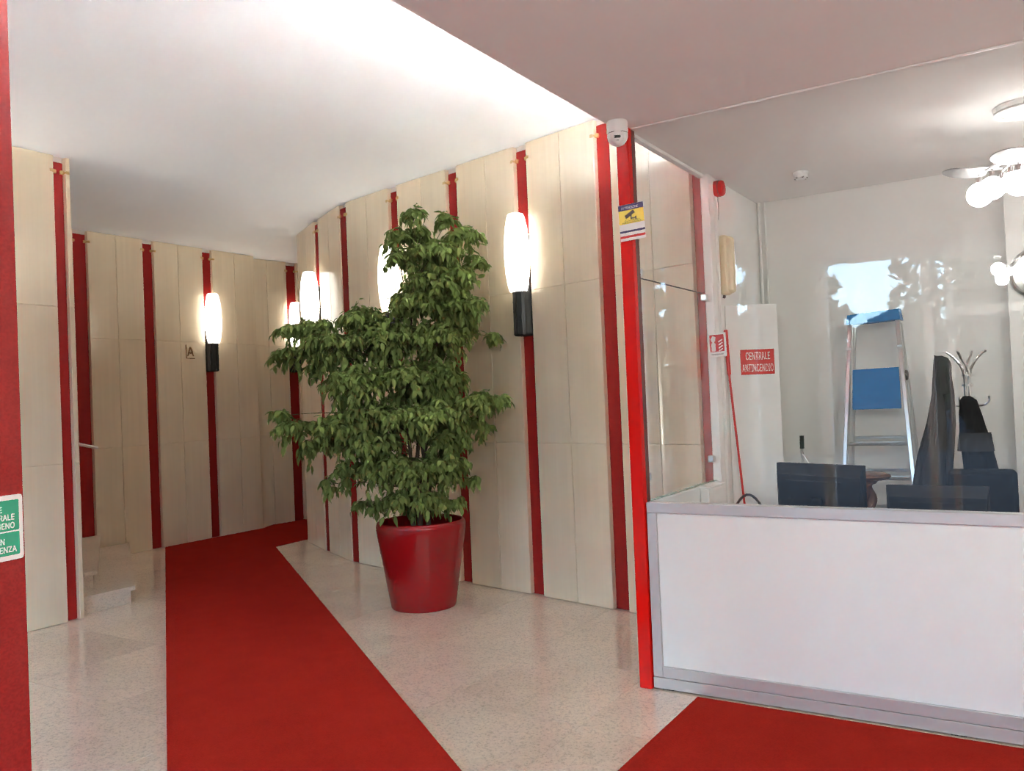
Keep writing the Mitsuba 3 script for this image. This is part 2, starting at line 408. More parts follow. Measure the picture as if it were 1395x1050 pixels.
obj('rail', tube(spline([(-6.245, 3.83, 1.255), (-6.245, 3.70, 1.288), (-6.26, 3.3, 1.43), (-6.26, 2.3, 1.85)], 20), 0.012, 10), 'steel', hr)
obj('bracket', cat_([rod((-6.245, 3.66, 1.29), (-6.245, 3.66, 1.225), 0.007), rod((-6.245, 3.66, 1.228), (-6.202, 3.60, 1.228), 0.007)]), 'steel', hr)
obj('bracket', cat_([rod((-6.26, 2.5, 1.76), (-6.26, 2.5, 1.70), 0.007), rod((-6.26, 2.5, 1.70), (-6.203, 2.5, 1.70), 0.007)]), 'brass', hr)

# ------------------------------------------------------------------ wall lamps
lamp_glass = lathe([(0.0, 2.312), (0.066, 2.312), (0.079, 2.36), (0.092, 2.45), (0.098, 2.57), (0.096, 2.68), (0.086, 2.79), (0.070, 2.87), (0.060, 2.897), (0.045, 2.903), (0.0, 2.903)], 32)
lamp_base = cat_([prism([(-0.06, 0.0), (0.06, 0.0), (0.06, -0.105), (0.045, -0.125), (0.004, -0.135), (0.002, -0.128), (-0.002, -0.128), (-0.004, -0.135), (-0.045, -0.125), (-0.06, -0.105)], 1.985, 2.31),
                  bx(-0.05, 0.05, -0.115, -0.005, 1.975, 1.986)])


def wall_lamp(F, w, deep, label):
    M = np.array(F.matrix, float) @ trimesh.transformations.translation_matrix([w / 2, deep, 0])
    k = thing('wall_lamp', label, 'lamp')
    put('glass_shade', {**mikit.ply(moved(lamp_glass, M @ trimesh.transformations.translation_matrix([0, -0.105, 0])), 'white_plastic', smooth=40), 'emitter': {'type': 'area', 'radiance': rgb(LAMP)}}, k, label='glowing white glass shade')
    obj('base', moved(lamp_base, M), 'black_metal', k, label='black metal base', smooth=30)
    obj('wall_plate', moved(bx(-0.045, 0.045, -0.03, -0.0005, 2.2, 2.75, 0.003), M), 'black_metal', k)


wall_lamp(*right_strips[4], 'large glowing wall lamp with black base right of the plant')
wall_lamp(*right_strips[2], 'glowing wall lamp half hidden behind the plant\'s crown')
wall_lamp(*right_strips[0], 'glowing wall lamp left of the plant, nearest the far corner of the curved wall')
wall_lamp(*far_strips[6], 'glowing wall lamp with black base beside the letter A on the far wall')
wall_lamp(*corner_strip, 'glowing wall lamp mostly hidden at the dark corridor corner')
wall_lamp(*left_strips[1], 'glowing wall lamp on the left wall, hidden behind the red pillar')
wall_lamp(*left_strips[3], 'glowing wall lamp on the left wall, beside the camera')
wall_lamp(*left_strips[5], 'glowing wall lamp on the left wall, behind the camera near the entrance')

# brass letter on the far wall
lt = thing('letter_plate', 'small brass letter A on the far wall beside a lamp', 'sign')
LM = frame([-8.396, 6.33, 2.155], [0, 1, 0], [0, 0, 1])
obj('letter', moved(lettering('A', 0.105, depth=0.006), LM), 'dark_brass', lt, smooth=False)
obj('edge_bar', moved(bx(-0.062, -0.052, -0.03, 0.13, -0.003, 0.004, 0.001), LM), 'dark_brass', lt, smooth=False)
obj('edge_bar', moved(bx(-0.051, 0.06, -0.032, -0.022, -0.003, 0.004, 0.001), LM), 'dark_brass', lt, smooth=False)

# ------------------------------------------------------------------ reception counter
CX1 = 1.7
ct = thing('reception_counter', 'white fronted reception counter with a grey metal frame', 'counter')
obj('front_panel', bx(-1.692, CX1, 4.012, 4.03, 0.118, 0.893, 0.002), 'white_laminate', ct, label='white front panel', smooth=False)
obj('top_rail', bx(-1.742, CX1, 3.998, 4.06, 0.893, 0.946, 0.003), 'aluminium', ct, label='grey metal top rail', smooth=False)
obj('stile', bx(-1.742, -1.692, 4.0, 4.05, 0.064, 0.892, 0.002), 'aluminium', ct, label='grey metal stile', smooth=False)
obj('bottom_rail', bx(-1.691, CX1, 4.0, 4.05, 0.064, 0.117, 0.002), 'aluminium', ct, label='grey metal bottom rail', smooth=False)
obj('plinth', bx(-1.742, CX1, 3.996, 4.05, 0.008, 0.062, 0.002), 'aluminium', ct, label='grey metal plinth', smooth=False)
obj('foot', cat_([bx(x, x + 0.06, 4.01, 4.05, 0.0, 0.008, 0) for x in (-1.7, -0.4, 0.9)]), 'black_rubber', ct)
obj('side_panel', bx(-1.80, -1.745, 4.09, 5.16, 0.0, 0.935, 0.003), 'white_laminate', ct, label='white side panel', smooth=False)
obj('worktop', bx(-1.742, CX1, 4.062, 4.32, 0.72, 0.75, 0.003), 'white_laminate', ct, smooth=False)
po = thing('red_post', 'glossy red upright post at the left end of the counter', 'post')
obj('shaft', bx(-1.815, -1.748, 3.985, 4.03, 0.0, HS, 0.003), 'red_lacquer', po, smooth=False)
obj('glass_channel', bx(-1.80, -1.752, 4.0305, 4.083, 0.0, HS, 0.002), 'channel_brown', po, label='dark brown channel holding the glass', smooth=False)

# ------------------------------------------------------------------ glazing of the booth
gf = thing('glass_screen', 'large clear glass pane standing on the counter up to the low ceiling', 'glass screen')


def sheet(p, q, z0, z1):
    (x0, y0), (x1, y1) = p, q
    return trimesh.Trimesh(np.array([[x0, y0, z0], [x1, y1, z0], [x1, y1, z1], [x0, y0, z1]]), np.array([[0, 1, 2], [0, 2, 3]]), process=False)


obj('pane', sheet((-1.748, 4.03), (CX1, 4.03), 0.946, HS), 'pane_glass', gf, smooth=False)
srnd = np.random.default_rng(3)
pts = np.array([[x, 4.024, HS - 0.003] for x in np.linspace(-1.74, CX1, 120)])
obj('sealant_bead', tube(pts + srnd.normal(0, 0.0007, pts.shape) * [0, 1, 1], 0.003 + 0.0035 * np.clip(meshkit.fbm(pts * [5, 0, 0], seed=5) * 2.2 - 0.6, 0, 1), 6), 'white_gloss', gf, label='uneven white sealant bead')
gs = thing('glass_screen', 'side glass of the booth between red post and white trim, in two panes', 'glass screen')
obj('pane', sheet((-1.78, 4.084), (-1.78, 5.17), 0.94, 2.106), 'side_glass', gs, label='lower pane', smooth=False)
obj('pane', sheet((-1.78, 4.084), (-1.78, 5.17), 2.112, HS - 0.02), 'side_glass', gs, label='upper pane', smooth=False)
obj('edge', bx(-1.785, -1.775, 4.084, 5.165, 2.1065, 2.1115, 0.001), 'sign_dark', gs, label='dark joint between the panes', smooth=False)
obj('edge', bx(-1.795, -1.765, 4.084, 5.165, 0.936, 0.9395, 0.001), 'glass_edge', gs, label='greenish bottom edge', smooth=False)
for y, z in ((4.11, 2.135), (5.135, 2.085), (4.11, 1.065), (5.135, 1.075)):
    obj('clamp', bx(-1.80, -1.76, y - 0.022, y + 0.022, z - 0.022, z + 0.022, 0.006), 'steel', gs, label='steel glass clamp', smooth=False)
obj('trim_1', bx(-1.80, -1.765, 4.084, 5.17, HS - 0.022, HS - 0.0005, 0.003), 'soffit_paint', kind='structure', label='grey rail under the low ceiling above the side glass', smooth=False)
obj('trim_2', bx(-1.79, -1.735, 5.172, 5.262, 0.0, HS - 0.001, 0.006), 'white_gloss', kind='structure', label='white upright trim at the end of the side glass', smooth=False)

# ------------------------------------------------------------------ booth walls and fittings
obj('wall_booth_left', bx(-1.85, -1.745, 5.263, 6.27, 0.0, HS - 0.001, 0), 'booth_paint', kind='structure', label='pale grey left wall of the booth', smooth=False)
obj('wall_booth_back', bx(-1.85, 1.75, 6.271, 6.4, 0.0, HS - 0.001, 0), 'booth_paint', kind='structure', label='pale grey back wall of the booth', smooth=False)
obj('wall_pilaster', bx(-0.165, 0.75, 6.0, 6.270, 0.0, HS - 0.001, 0.003), 'booth_paint', kind='structure', label='pale pilaster on the booth back wall at the right edge', smooth=False)
X_, Y_, Z_ = np.eye(3)
VM = lambda x, y, z: frame([x, y, z], [1, 0, 0], [0, 0, 1])      # sheet facing the hall (-y): local x right, local y up, local z towards the viewer

# dome camera under the low ceiling
dc = thing('security_camera', 'white dome security camera under the low ceiling above the red post', 'security camera')
cx, cy = -1.757, 3.88
obj('housing', lathe([(0, HS - 0.001), (0.05, HS - 0.001), (0.053, HS - 0.01), (0.053, HS - 0.055), (0.05, HS - 0.06), (0, HS - 0.06)][::-1], 32, (cx, cy, 0)), 'white_plastic', dc)
obj('seam_ring', lathe([(0, HS - 0.064), (0.0495, HS - 0.064), (0.0495, HS - 0.0605), (0, HS - 0.0605)], 32, (cx, cy, 0)), 'sign_dark', dc, label='dark seam')
ball = lathe([(0, HS - 0.1225)] + [(0.0515 * math.cos(a), HS - 0.074 + 0.0515 * math.sin(a)) for a in np.radians(np.linspace(-70, 0, 12))] + [(0.0515, HS - 0.0645), (0, HS - 0.0645)], 32, (cx, cy, 0))
obj('ball', ball, 'white_plastic', dc)
tocam = np.array([0 - cx, 0 - cy, 1.9 - (HS - 0.08)])
tocam = tocam / np.linalg.norm(tocam)
exc = np.cross(Z_, tocam)
CM = frame(np.array([cx, cy, HS - 0.08]) + tocam * 0.0475, exc, np.cross(tocam, exc))
obj('face_ring', moved(lathe([(0.026, 0), (0.031, 0), (0.031, 0.005), (0.026, 0.006), (0.026, 0)], 32), CM), 'white_gloss', dc)
obj('lens_window', moved(bx(-0.015, 0.015, -0.006, 0.007, 0.001, 0.007, 0.002), CM), 'black_plastic', dc, label='black lens window', smooth=False)
obj('sensor', moved(bx(-0.007, 0.007, -0.019, -0.014, 0.001, 0.006, 0.001), CM), 'sign_grey', dc, smooth=False)

# video surveillance sign stuck to the post and the glass
vs = thing('surveillance_sign', 'small yellow and white video surveillance sign on the red post', 'sign')
SM = VM(-1.742, 3.978, 2.378) @ trimesh.transformations.rotation_matrix(math.radians(2.5), [0, 0, 1])
w_, h_ = 0.070, 0.093
obj('card', moved(bx(-w_, w_, -h_, h_, 0, 0.003, 0.001), SM), 'sign_white', vs, smooth=False)
obj('band', moved(bx(-w_ + 0.001, w_ - 0.001, h_ - 0.030, h_ - 0.001, 0.0031, 0.0036, 0), SM), 'sign_navy', vs, label='dark blue band', smooth=False)
obj('field', moved(bx(-w_ + 0.001, w_ - 0.001, h_ - 0.100, h_ - 0.0301, 0.0031, 0.0036, 0), SM), 'sign_yellow', vs, label='yellow field', smooth=False)
obj('band', moved(bx(-w_ + 0.001, w_ - 0.001, -h_ + 0.042, -h_ + 0.052, 0.0031, 0.0036, 0), SM), 'sign_navy', vs, label='blue stripe', smooth=False)
obj('band', moved(bx(-w_ + 0.001, w_ - 0.001, -h_ + 0.014, -h_ + 0.026, 0.0031, 0.0036, 0), SM), 'sign_red', vs, label='red stripe', smooth=False)
obj('lettering', moved(moved(lettering('ATTENZIONE', 0.012, 0.092, 0.0006), trimesh.transformations.translation_matrix([-0.006, h_ - 0.024, 0.0037])), SM), 'sign_white', vs, smooth=False)
cam_shape = cat_([moved(bx(-0.03, 0.026, -0.009, 0.009, 0, 0.001, 0), trimesh.transformations.rotation_matrix(math.radians(28), [0, 0, 1])), bx(0.002, 0.008, -0.028, -0.002, 0, 0.001, 0), bx(0.006, 0.030, -0.026, -0.020, 0, 0.001, 0), bx(0.028, 0.034, -0.034, -0.016, 0, 0.001, 0)])
obj('camera_symbol', moved(moved(cam_shape, trimesh.transformations.translation_matrix([-0.006, h_ - 0.052, 0.0037])), SM), 'sign_dark', vs, smooth=False)
for k, (t_, wd) in enumerate((('AREA SOTTOPOSTA A', 0.085), ('VIDEOSORVEGLIANZA', 0.105))):
    obj('lettering', moved(moved(lettering(t_, 0.006, wd, 0.0005), trimesh.transformations.translation_matrix([0, h_ - 0.088 - 0.009 * k, 0.0037])), SM), 'sign_dark', vs, smooth=False)

# red alarm bell, cable, emergency light on the left booth wall
bell = thing('alarm_bell', 'round red alarm sounder high on the booth wall', 'alarm')
BM = frame([-1.744, 5.33, 2.80], [0, 1, 0], [0, 0, 1])
obj('base', moved(lathe([(0, 0), (0.052, 0), (0.052, 0.03), (0, 0.03)], 32), BM), 'sign_red', bell)
obj('dome', moved(lathe([(0, 0.031), (0.05, 0.031), (0.05, 0.045), (0.046, 0.054), (0.03, 0.06), (0, 0.062)], 32), BM), 'red_lacquer', bell)
obj('rim', moved(lathe([(0.0, 0.0285), (0.0535, 0.0285), (0.0535, 0.0305), (0, 0.0305)], 32), BM), 'sign_dark', bell)
cd = thing('cable_conduit', 'thin white cable conduit running down below the red alarm sounder', 'conduit')
obj('duct', bx(-1.7445, -1.727, 5.285, 5.31, 0.0, 2.745, 0.002), 'white_gloss', cd, smooth=False)
obj('cable', tube(spline([(-1.735, 5.345, 2.75), (-1.733, 5.348, 2.68), (-1.735, 5.342, 2.60)], 10), 0.003, 6), 'sign_grey', cd)
obj('socket', bx(-1.7445, -1.732, 5.333, 5.352, 2.585, 2.60, 0.002), 'white_gloss', cd)
el = thing('emergency_light', 'long cream emergency light with rounded ends on the booth wall', 'lamp')
obj('housing', rbox(-1.744, -1.685, 5.325, 5.415, 2.115, 2.50, 0.02), 'cream_plastic', el)
obj('cover', rbox(-1.72, -1.655, 5.332, 5.408, 2.125, 2.49, 0.022), 'cream_plastic', el)
obj('reflector_strip', rbox(-1.668, -1.653, 5.392, 5.409, 2.16, 2.455, 0.006), 'steel', el)
obj('stub', bx(-1.735, -1.72, 5.355, 5.375, 2.095, 2.1145, 0.003), 'sign_dark', el)
cp = thing('corner_pipe', 'thin pale pipe in the booth corner', 'pipe')
obj('pipe', rod((-1.722, 6.245, 0.0), (-1.722, 6.245, HS - 0.001), 0.011, 12), 'white_gloss', cp)
obj('pipe', rod((-1.685, 6.257, 0.0), (-1.685, 6.257, HS - 0.001), 0.008, 12), 'booth_paint', cp)

# fire hose sign on the white trim
fs = thing('fire_sign', 'small red and white fire hose sign on the white trim', 'sign')
FM = VM(-1.722, 5.165, 1.785) @ trimesh.transformations.rotation_matrix(math.radians(1.5), [0, 0, 1])
obj('plate', moved(bx(-0.058, 0.058, -0.075, 0.075, 0, 0.004, 0.001), FM), 'sign_white', fs, smooth=False)
obj('red_field', moved(bx(-0.046, 0.046, -0.042, 0.064, 0.0041, 0.0046, 0), FM), 'sign_red', fs, smooth=False)
fig = cat_([bx(-0.036, -0.010, -0.038, 0.012, 0, 0.0005, 0), bx(-0.036, -0.010, 0.022, 0.040, 0, 0.0005, 0), prism([(-0.042, 0.034), (-0.026, 0.058), (-0.006, 0.05), (-0.006, 0.04)], 0, 0.0005), bx(-0.029, -0.017, 0.012, 0.022, 0, 0.0005, 0)])
for k in range(4):
    fig = cat_([fig, moved(bx(-0.015, 0.015, -0.004, 0.004, 0, 0.0005, 0), trimesh.transformations.translation_matrix([0.023, -0.032 + 0.019 * k, 0]) @ trimesh.transformations.rotation_matrix(math.radians(32), [0, 0, 1]))])
obj('symbol', moved(fig, FM @ trimesh.transformations.translation_matrix([0, 0, 0.0047])), 'sign_white', fs, smooth=False)
obj('caption_bar', moved(bx(-0.04, 0.04, -0.063, -0.055, 0.0041, 0.0045, 0), FM), 'sign_grey', fs, smooth=False)
obj('standoff', moved(cat_([bx(-0.05, -0.03, -0.05, 0.05, -0.0065, -0.0005, 0)]), FM), 'sign_grey', fs, smooth=False)

# white cupboard door with its sign, standing open from the left wall
DA, DB = np.array([-1.735, 5.393]), np.array([-1.452, 5.575])
ex = (DB - DA) / np.linalg.norm(DB - DA)
DM = frame([DA[0], DA[1], 0], [ex[0], ex[1], 0], [0, 0, 1])      # local y up, z towards the viewer
dw = np.linalg.norm(DB - DA)
do = thing('cupboard_door', 'narrow white cupboard door standing open in the booth corner', 'door')
obj('leaf', moved(bx(0, dw, 0.04, 2.05, -0.035, 0, 0.003), DM), 'booth_paint', do, smooth=False)
for y in (0.25, 1.75):
    obj('hinge', moved(rod((-0.004, y - 0.04, -0.02), (-0.004, y + 0.04, -0.02), 0.005), DM), 'steel', do)
obj('threshold_block', moved(bx(0.02, dw - 0.02, 0.0, 0.039, -0.03, -0.006, 0), DM), 'black_rubber', do)
cs = thing('fire_control_sign', 'red sign reading CENTRALE ANTINCENDIO in white capitals', 'sign')
SX0, SX1, SY0, SY1 = 0.085, 0.305, 1.594, 1.757
obj('plate', moved(bx(SX0, SX1, SY0, SY1, 0.0005, 0.004, 0.001), DM), 'sign_red', cs, smooth=False)
for t_, yy, wd, xo in (('CENTRALE', 1.690, 0.158, 0.003), ('ANTINCENDIO', 1.613, 0.202, 0.0)):
    obj('lettering', moved(moved(lettering(t_, 0.048, wd, 0.001), trimesh.transformations.translation_matrix([(SX0 + SX1) / 2 + xo, yy, 0.0042])), DM), 'sign_white', cs, smooth=False)
rp = thing('red_pole', 'thin red pole leaning beside the white cupboard door', 'pole')
obj('shaft', rod((-1.722, 5.375, 1.60), (-1.60, 5.36, 0.012), 0.007, 10), 'sign_red', rp)
obj('grip', rod((-1.7325, 5.376, 1.89), (-1.722, 5.375, 1.60), 0.0125, 10), 'sign_red', rp)
obj('foot', rod((-1.60, 5.36, 0.012), (-1.599, 5.36, 0.0), 0.012, 10), 'black_rubber', rp)

# smoke detector and round plate on the booth ceiling
sd = thing('smoke_detector', 'small white smoke detector on the booth ceiling', 'smoke detector')
obj('base', lathe([(0, HS - 0.018), (0.046, HS - 0.018), (0.048, HS - 0.012), (0.048, HS - 0.001), (0, HS - 0.001)], 28, (-1.255, 5.55, 0)), 'white_plastic', sd)
obj('head', lathe([(0, HS - 0.046), (0.03, HS - 0.046), (0.042, HS - 0.038), (0.044, HS - 0.0185), (0, HS - 0.0185)], 28, (-1.255, 5.55, 0)), 'white_plastic', sd)
obj('vent', cat_([bx(-1.255 + 0.0335 * math.cos(a) - 0.007, -1.255 + 0.0335 * math.cos(a) + 0.007, 5.55 + 0.0335 * math.sin(a) - 0.007, 5.55 + 0.0335 * math.sin(a) + 0.007, HS - 0.0435, HS - 0.035, 0) for a in np.radians(range(0, 360, 60))]), 'sign_dark', sd)


def globe_lamp(c, label, power, turn=0.0):
    """ceiling lamp: round white ceiling plate, chrome stem and arms, tilted disc reflectors, round white globes below them"""
    k = thing('globe_lamp', label, 'ceiling lamp')
    zt = HS - 0.001
    zh = zt - 0.315
    obj('ceiling_plate', lathe([(0, zt - 0.031), (0.14, zt - 0.031), (0.15, zt - 0.027), (0.152, zt), (0, zt)], 48, (c[0], c[1], 0)), 'white_gloss', k, label='round white ceiling plate')
    obj('plate_rim', lathe([(0.118, zt - 0.037), (0.15, zt - 0.037), (0.15, zt - 0.0315), (0.118, zt - 0.0315), (0.118, zt - 0.037)], 48, (c[0], c[1], 0)), 'white_gloss', k)
    obj('stem', rod((c[0], c[1], zt - 0.032), (c[0], c[1], zh), 0.011), 'chrome', k)
    obj('hub', sphere((c[0], c[1], zh), 0.03, 2), 'chrome', k)
    for i in range(12):
        a = turn + PI * i / 6
        outer = i % 2 == 0
        R, zz = (0.235, zt - 0.355 + (0.07 if i % 6 == 4 else 0.0)) if outer else (0.125, zt - 0.33)
        d = np.array([math.cos(a), math.sin(a), 0])
        p = np.array([c[0], c[1], 0]) + d * R
        obj('arm', tube(spline([(c[0], c[1], zh), (c[0] + d[0] * R * 0.5, c[1] + d[1] * R * 0.5, max(zh, zz) + 0.035), (p[0], p[1], zz + 0.02)], 10), 0.006, 8), 'chrome', k)
        if outer:
            obj('reflector', moved(lathe([(0, 0), (0.10, 0.012), (0.102, 0.016), (0, 0.004)], 32), frame([p[0] + d[0] * 0.07, p[1] + d[1] * 0.07, zz + 0.028], [d[1], -d[0], 0], [d[0] * 0.985, d[1] * 0.985, 0.17])), 'grey_metal', k)
        obj('socket', rod((p[0], p[1], zz + 0.012), (p[0], p[1], zz - 0.015), 0.015), 'chrome', k)
        r_ = 0.062 if outer else 0.038
        put('globe', {**mikit.ply(sphere((p[0], p[1], zz - 0.014 - r_), r_, 3), 'white_plastic', smooth=True), 'emitter': {'type': 'area', 'radiance': rgb(power)}}, k, label='glowing white globe')


globe_lamp((-0.012, 4.98), 'ceiling lamp of glowing white globes and disc reflectors in the booth', GLOBE, turn=math.radians(198))
globe_lamp((-0.10, -1.0), 'ceiling lamp of glowing globes over the lobby, seen as a reflection in the glass', LOBBY, turn=math.radians(35))
globe_lamp((0.95, 1.1), 'ceiling lamp of glowing globes over the lobby, right of the photo', LOBBY, turn=math.radians(10))

# wall clock on the pilaster
ck = thing('wall_clock', 'round wall clock with a dark chrome rim on the pilaster, cut by the right edge', 'clock')
KM = VM(-0.005, 5.999, 2.13)
obj('rim', moved(lathe([(0.128, 0), (0.152, 0), (0.152, 0.022), (0.14, 0.03), (0.128, 0.02), (0.128, 0)], 48), KM), 'chrome', ck)
obj('face', moved(lathe([(0, 0.0), (0.127, 0.0), (0.127, 0.008), (0, 0.008)], 48), KM), 'mirror_glass', ck)
obj('hand', moved(moved(bx(-0.004, 0.004, -0.015, 0.07, 0.009, 0.011, 0), trimesh.transformations.rotation_matrix(-1.0, Z_)), KM), 'black_metal', ck, smooth=False)
obj('hand', moved(moved(bx(-0.003, 0.003, -0.02, 0.1, 0.0115, 0.0135, 0), trimesh.transformations.rotation_matrix(0.5, Z_)), KM), 'black_metal', ck, smooth=False)

# ------------------------------------------------------------------ stepladder leaning against the back wall
la = thing('stepladder', 'aluminium stepladder with blue platform leaning on the booth back wall', 'ladder')
Lt, Lb = lambda s: np.array([-1.09 if s < 0 else -0.80, 6.06, 1.93]), lambda s: np.array([-1.195 if s < 0 else -0.672, 5.80, 0.02])
Rt, Rb = lambda s: np.array([-1.075 if s < 0 else -0.79, 6.12, 1.90]), lambda s: np.array([-1.18 if s < 0 else -0.645, 6.10, 0.02])


def lean(z, s, a=Lt, b=Lb):
    p, q = a(s), b(s)
    t = (p[2] - z) / (p[2] - q[2])
    return p + (q - p) * t


def bar(p, q, w, d):
    """a rectangular bar from p to q, w wide across x, d deep"""
    p, q = np.asarray(p, float), np.asarray(q, float)
    L = np.linalg.norm(q - p)
    z = (q - p) / L
    x = np.array([1.0, 0, 0]) - z * z[0]
    x /= np.linalg.norm(x)
    m = np.eye(4)
    m[:3, 0], m[:3, 1], m[:3, 2], m[:3, 3] = x, np.cross(z, x), z, p
    return moved(bx(-w / 2, w / 2, -d / 2, d / 2, 0, L, 0.003), m)


for s in (-1, 1):
    obj('front_rail', bar(Lb(s), Lt(s), 0.026, 0.05), 'steel', la, smooth=False)
    obj('rear_rail', bar(Rb(s), Rt(s), 0.018, 0.022), 'steel', la, smooth=False)
    obj('foot', bx(Lb(s)[0] - 0.02, Lb(s)[0] + 0.02, 5.77, 5.83, 0.0, 0.04, 0.005), 'black_rubber', la, smooth=False)
    obj('foot', bx(Rb(s)[0] - 0.015, Rb(s)[0] + 0.015, 6.08, 6.12, 0.0, 0.04, 0.005), 'black_rubber', la, smooth=False)
    obj('collar', bx(lean(1.74, s)[0] - 0.018, lean(1.74, s)[0] + 0.018, 6.005, 6.06, 1.73, 1.75, 0.003), 'steel', la, smooth=False)
obj('top_cap', hull([(x, y, z) for x, y, z in [(-1.112, 6.005, 1.905), (-0.775, 6.005, 1.915), (-1.10, 6.005, 1.968), (-0.785, 6.005, 1.985), (-1.112, 6.14, 1.905), (-0.775, 6.14, 1.915), (-1.10, 6.14, 1.98), (-0.785, 6.14, 1.99)]]), 'blue_plastic', la, label='blue plastic top cap', smooth=False)
obj('platform', hull([(-1.083, 6.01, 1.60), (-0.80, 6.01, 1.605), (-1.088, 5.965, 1.335), (-0.79, 5.965, 1.335), (-1.083, 6.03, 1.60), (-0.80, 6.03, 1.605), (-1.088, 5.985, 1.335), (-0.79, 5.985, 1.335)]), 'blue_plastic', la, label='blue folded platform', smooth=False)
for z in (1.12, 0.90, 0.66, 0.42, 0.2):
    a, b = lean(z, -1), lean(z, 1)
    obj('tread', bx(a[0] + 0.014, b[0] - 0.014, a[1] - 0.04, a[1] + 0.035, z - 0.022, z, 0.004), 'steel', la, smooth=False)
    c, d = lean(z + 0.02, -1, Rt, Rb), lean(z + 0.02, 1, Rt, Rb)
    obj('rear_brace', bx(c[0] + 0.01, d[0] - 0.01, c[1] - 0.006, c[1] + 0.006, z + 0.01, z + 0.03, 0.002), 'steel', la, smooth=False)
obj('knob', moved(lathe([(0, 0), (0.03, 0), (0.034, 0.008), (0.03, 0.02), (0, 0.024)], 20), frame([-0.768, 6.03, 1.55], [0, 1, 0], [0, 0, 1])), 'sign_dark', la, label='dark knob')

# ------------------------------------------------------------------ coat stand and garments
cs_ = thing('coat_stand', 'chrome coat stand with curved hooks at the booth back wall', 'coat stand')
ox, oy = -0.395, 5.80
for k in range(4):
    a = math.radians(45 + 90 * k)
    px, py = ox + 0.016 * math.cos(a), oy + 0.016 * math.sin(a)
    obj('pole', rod((px, py, 0.03), (px, py, 1.56), 0.0075, 10), 'chrome', cs_)
    b = math.radians((-12, 75, 168, 250)[k])
    dx, dy = math.cos(b), math.sin(b) * 0.6
    obj('hook', tube(spline([(px, py, 1.48), (px + 0.01 * dx, py + 0.01 * dy, 1.56), (ox + 0.06 * dx, oy + 0.06 * dy, 1.63), (ox + 0.11 * dx, oy + 0.11 * dy, 1.675)], 14), 0.0075, 8), 'chrome', cs_)
    obj('hook', tube(spline([(px, py, 1.40), (ox + 0.05 * dx, oy + 0.05 * dy, 1.345), (ox + 0.1 * dx, oy + 0.1 * dy, 1.355), (ox + 0.115 * dx, oy + 0.115 * dy, 1.40)], 14), 0.006, 8), 'chrome', cs_)
for z in (1.47, 1.53, 0.35):
    obj('clamp_ring', lathe([(0.022, z - 0.006), (0.03, z - 0.006), (0.03, z + 0.006), (0.022, z + 0.006), (0.022, z - 0.006)], 20, (ox, oy, 0)), 'chrome', cs_)
obj('base', lathe([(0, 0), (0.17, 0), (0.175, 0.01), (0.16, 0.022), (0.04, 0.03), (0, 0.031)], 36, (ox, oy, 0)), 'black_metal', cs_)


def garment(name, rows, m, label, catg, seed, folds=9, depth=0.11):
    """a hanging garment: a closed loft of folded ovals; rows are (z, centre x, half width, half depth, centre y)"""
    n, v, f = 72, [], []
    zs = np.linspace(rows[0][0], rows[-1][0], 70)
    tab = np.array(rows)
    o = np.argsort(tab[:, 0])
    g = lambda z, c: np.interp(z, tab[o, 0], tab[o, c])
    for i, z in enumerate(zs):
        t = i / (len(zs) - 1)
        for k in range(n):
            a = 2 * PI * k / n
            fold = 1 + (0.03 + 0.15 * t) * math.sin(folds * a + 1.5 * math.sin(2.2 * z + seed)) * (0.5 + 0.5 * math.sin(a * 2 + seed + z)) + 0.05 * math.sin(3 * a + 5 * z + seed)
            v.append((g(z, 1) + g(z, 2) * math.cos(a) * fold, g(z, 4) + g(z, 3) * math.sin(a) * fold, z))
    for i in range(len(zs) - 1):
        for k in range(n):
            p, q = i * n + k, i * n + (k + 1) % n
            f += [(p, q + n, q), (p, p + n, q + n)]
    v += [(g(zs[0], 1), g(zs[0], 4), zs[0]), (g(zs[-1], 1), g(zs[-1], 4), zs[-1])]
    for k in range(n):
        f += [(len(v) - 2, k, (k + 1) % n), (len(v) - 1, (len(zs) - 1) * n + (k + 1) % n, (len(zs) - 1) * n + k)]
    k_ = thing(name, label, catg)
    obj('body', trimesh.Trimesh(np.array(v), np.array(f), process=False), m, k_, smooth=60)
    return k_


G = lambda px: px
co = garment('coat', [(1.655, -0.538, 0.018, 0.02, 5.74), (1.64, -0.525, 0.04, 0.04, 5.74), (1.60, -0.52, 0.05, 0.05, 5.74), (1.52, -0.525, 0.052, 0.06, 5.73), (1.42, -0.525, 0.06, 0.07, 5.73), (1.25, -0.54, 0.074, 0.075, 5.69),
                      (1.05, -0.575, 0.092, 0.08, 5.68), (0.85, -0.605, 0.10, 0.08, 5.675), (0.55, -0.62, 0.12, 0.08, 5.675), (0.42, -0.625, 0.12, 0.08, 5.675)], 'grey_cloth', 'long dark grey coat with a hood hanging from the coat stand', 'coat', 0.6)
obj('hood', hull([(-0.56, 5.70, 1.66), (-0.475, 5.70, 1.615), (-0.545, 5.76, 1.655), (-0.49, 5.77, 1.62), (-0.55, 5.69, 1.52), (-0.485, 5.69, 1.50), (-0.545, 5.78, 1.50), (-0.49, 5.78, 1.50)]), 'grey_cloth', co)
obj('sleeve', tube(spline([(-0.49, 5.66, 1.42), (-0.485, 5.645, 1.25), (-0.495, 5.635, 1.05), (-0.505, 5.63, 0.86)], 20), np.linspace(0.024, 0.02, 20), 14), 'grey_cloth', co)
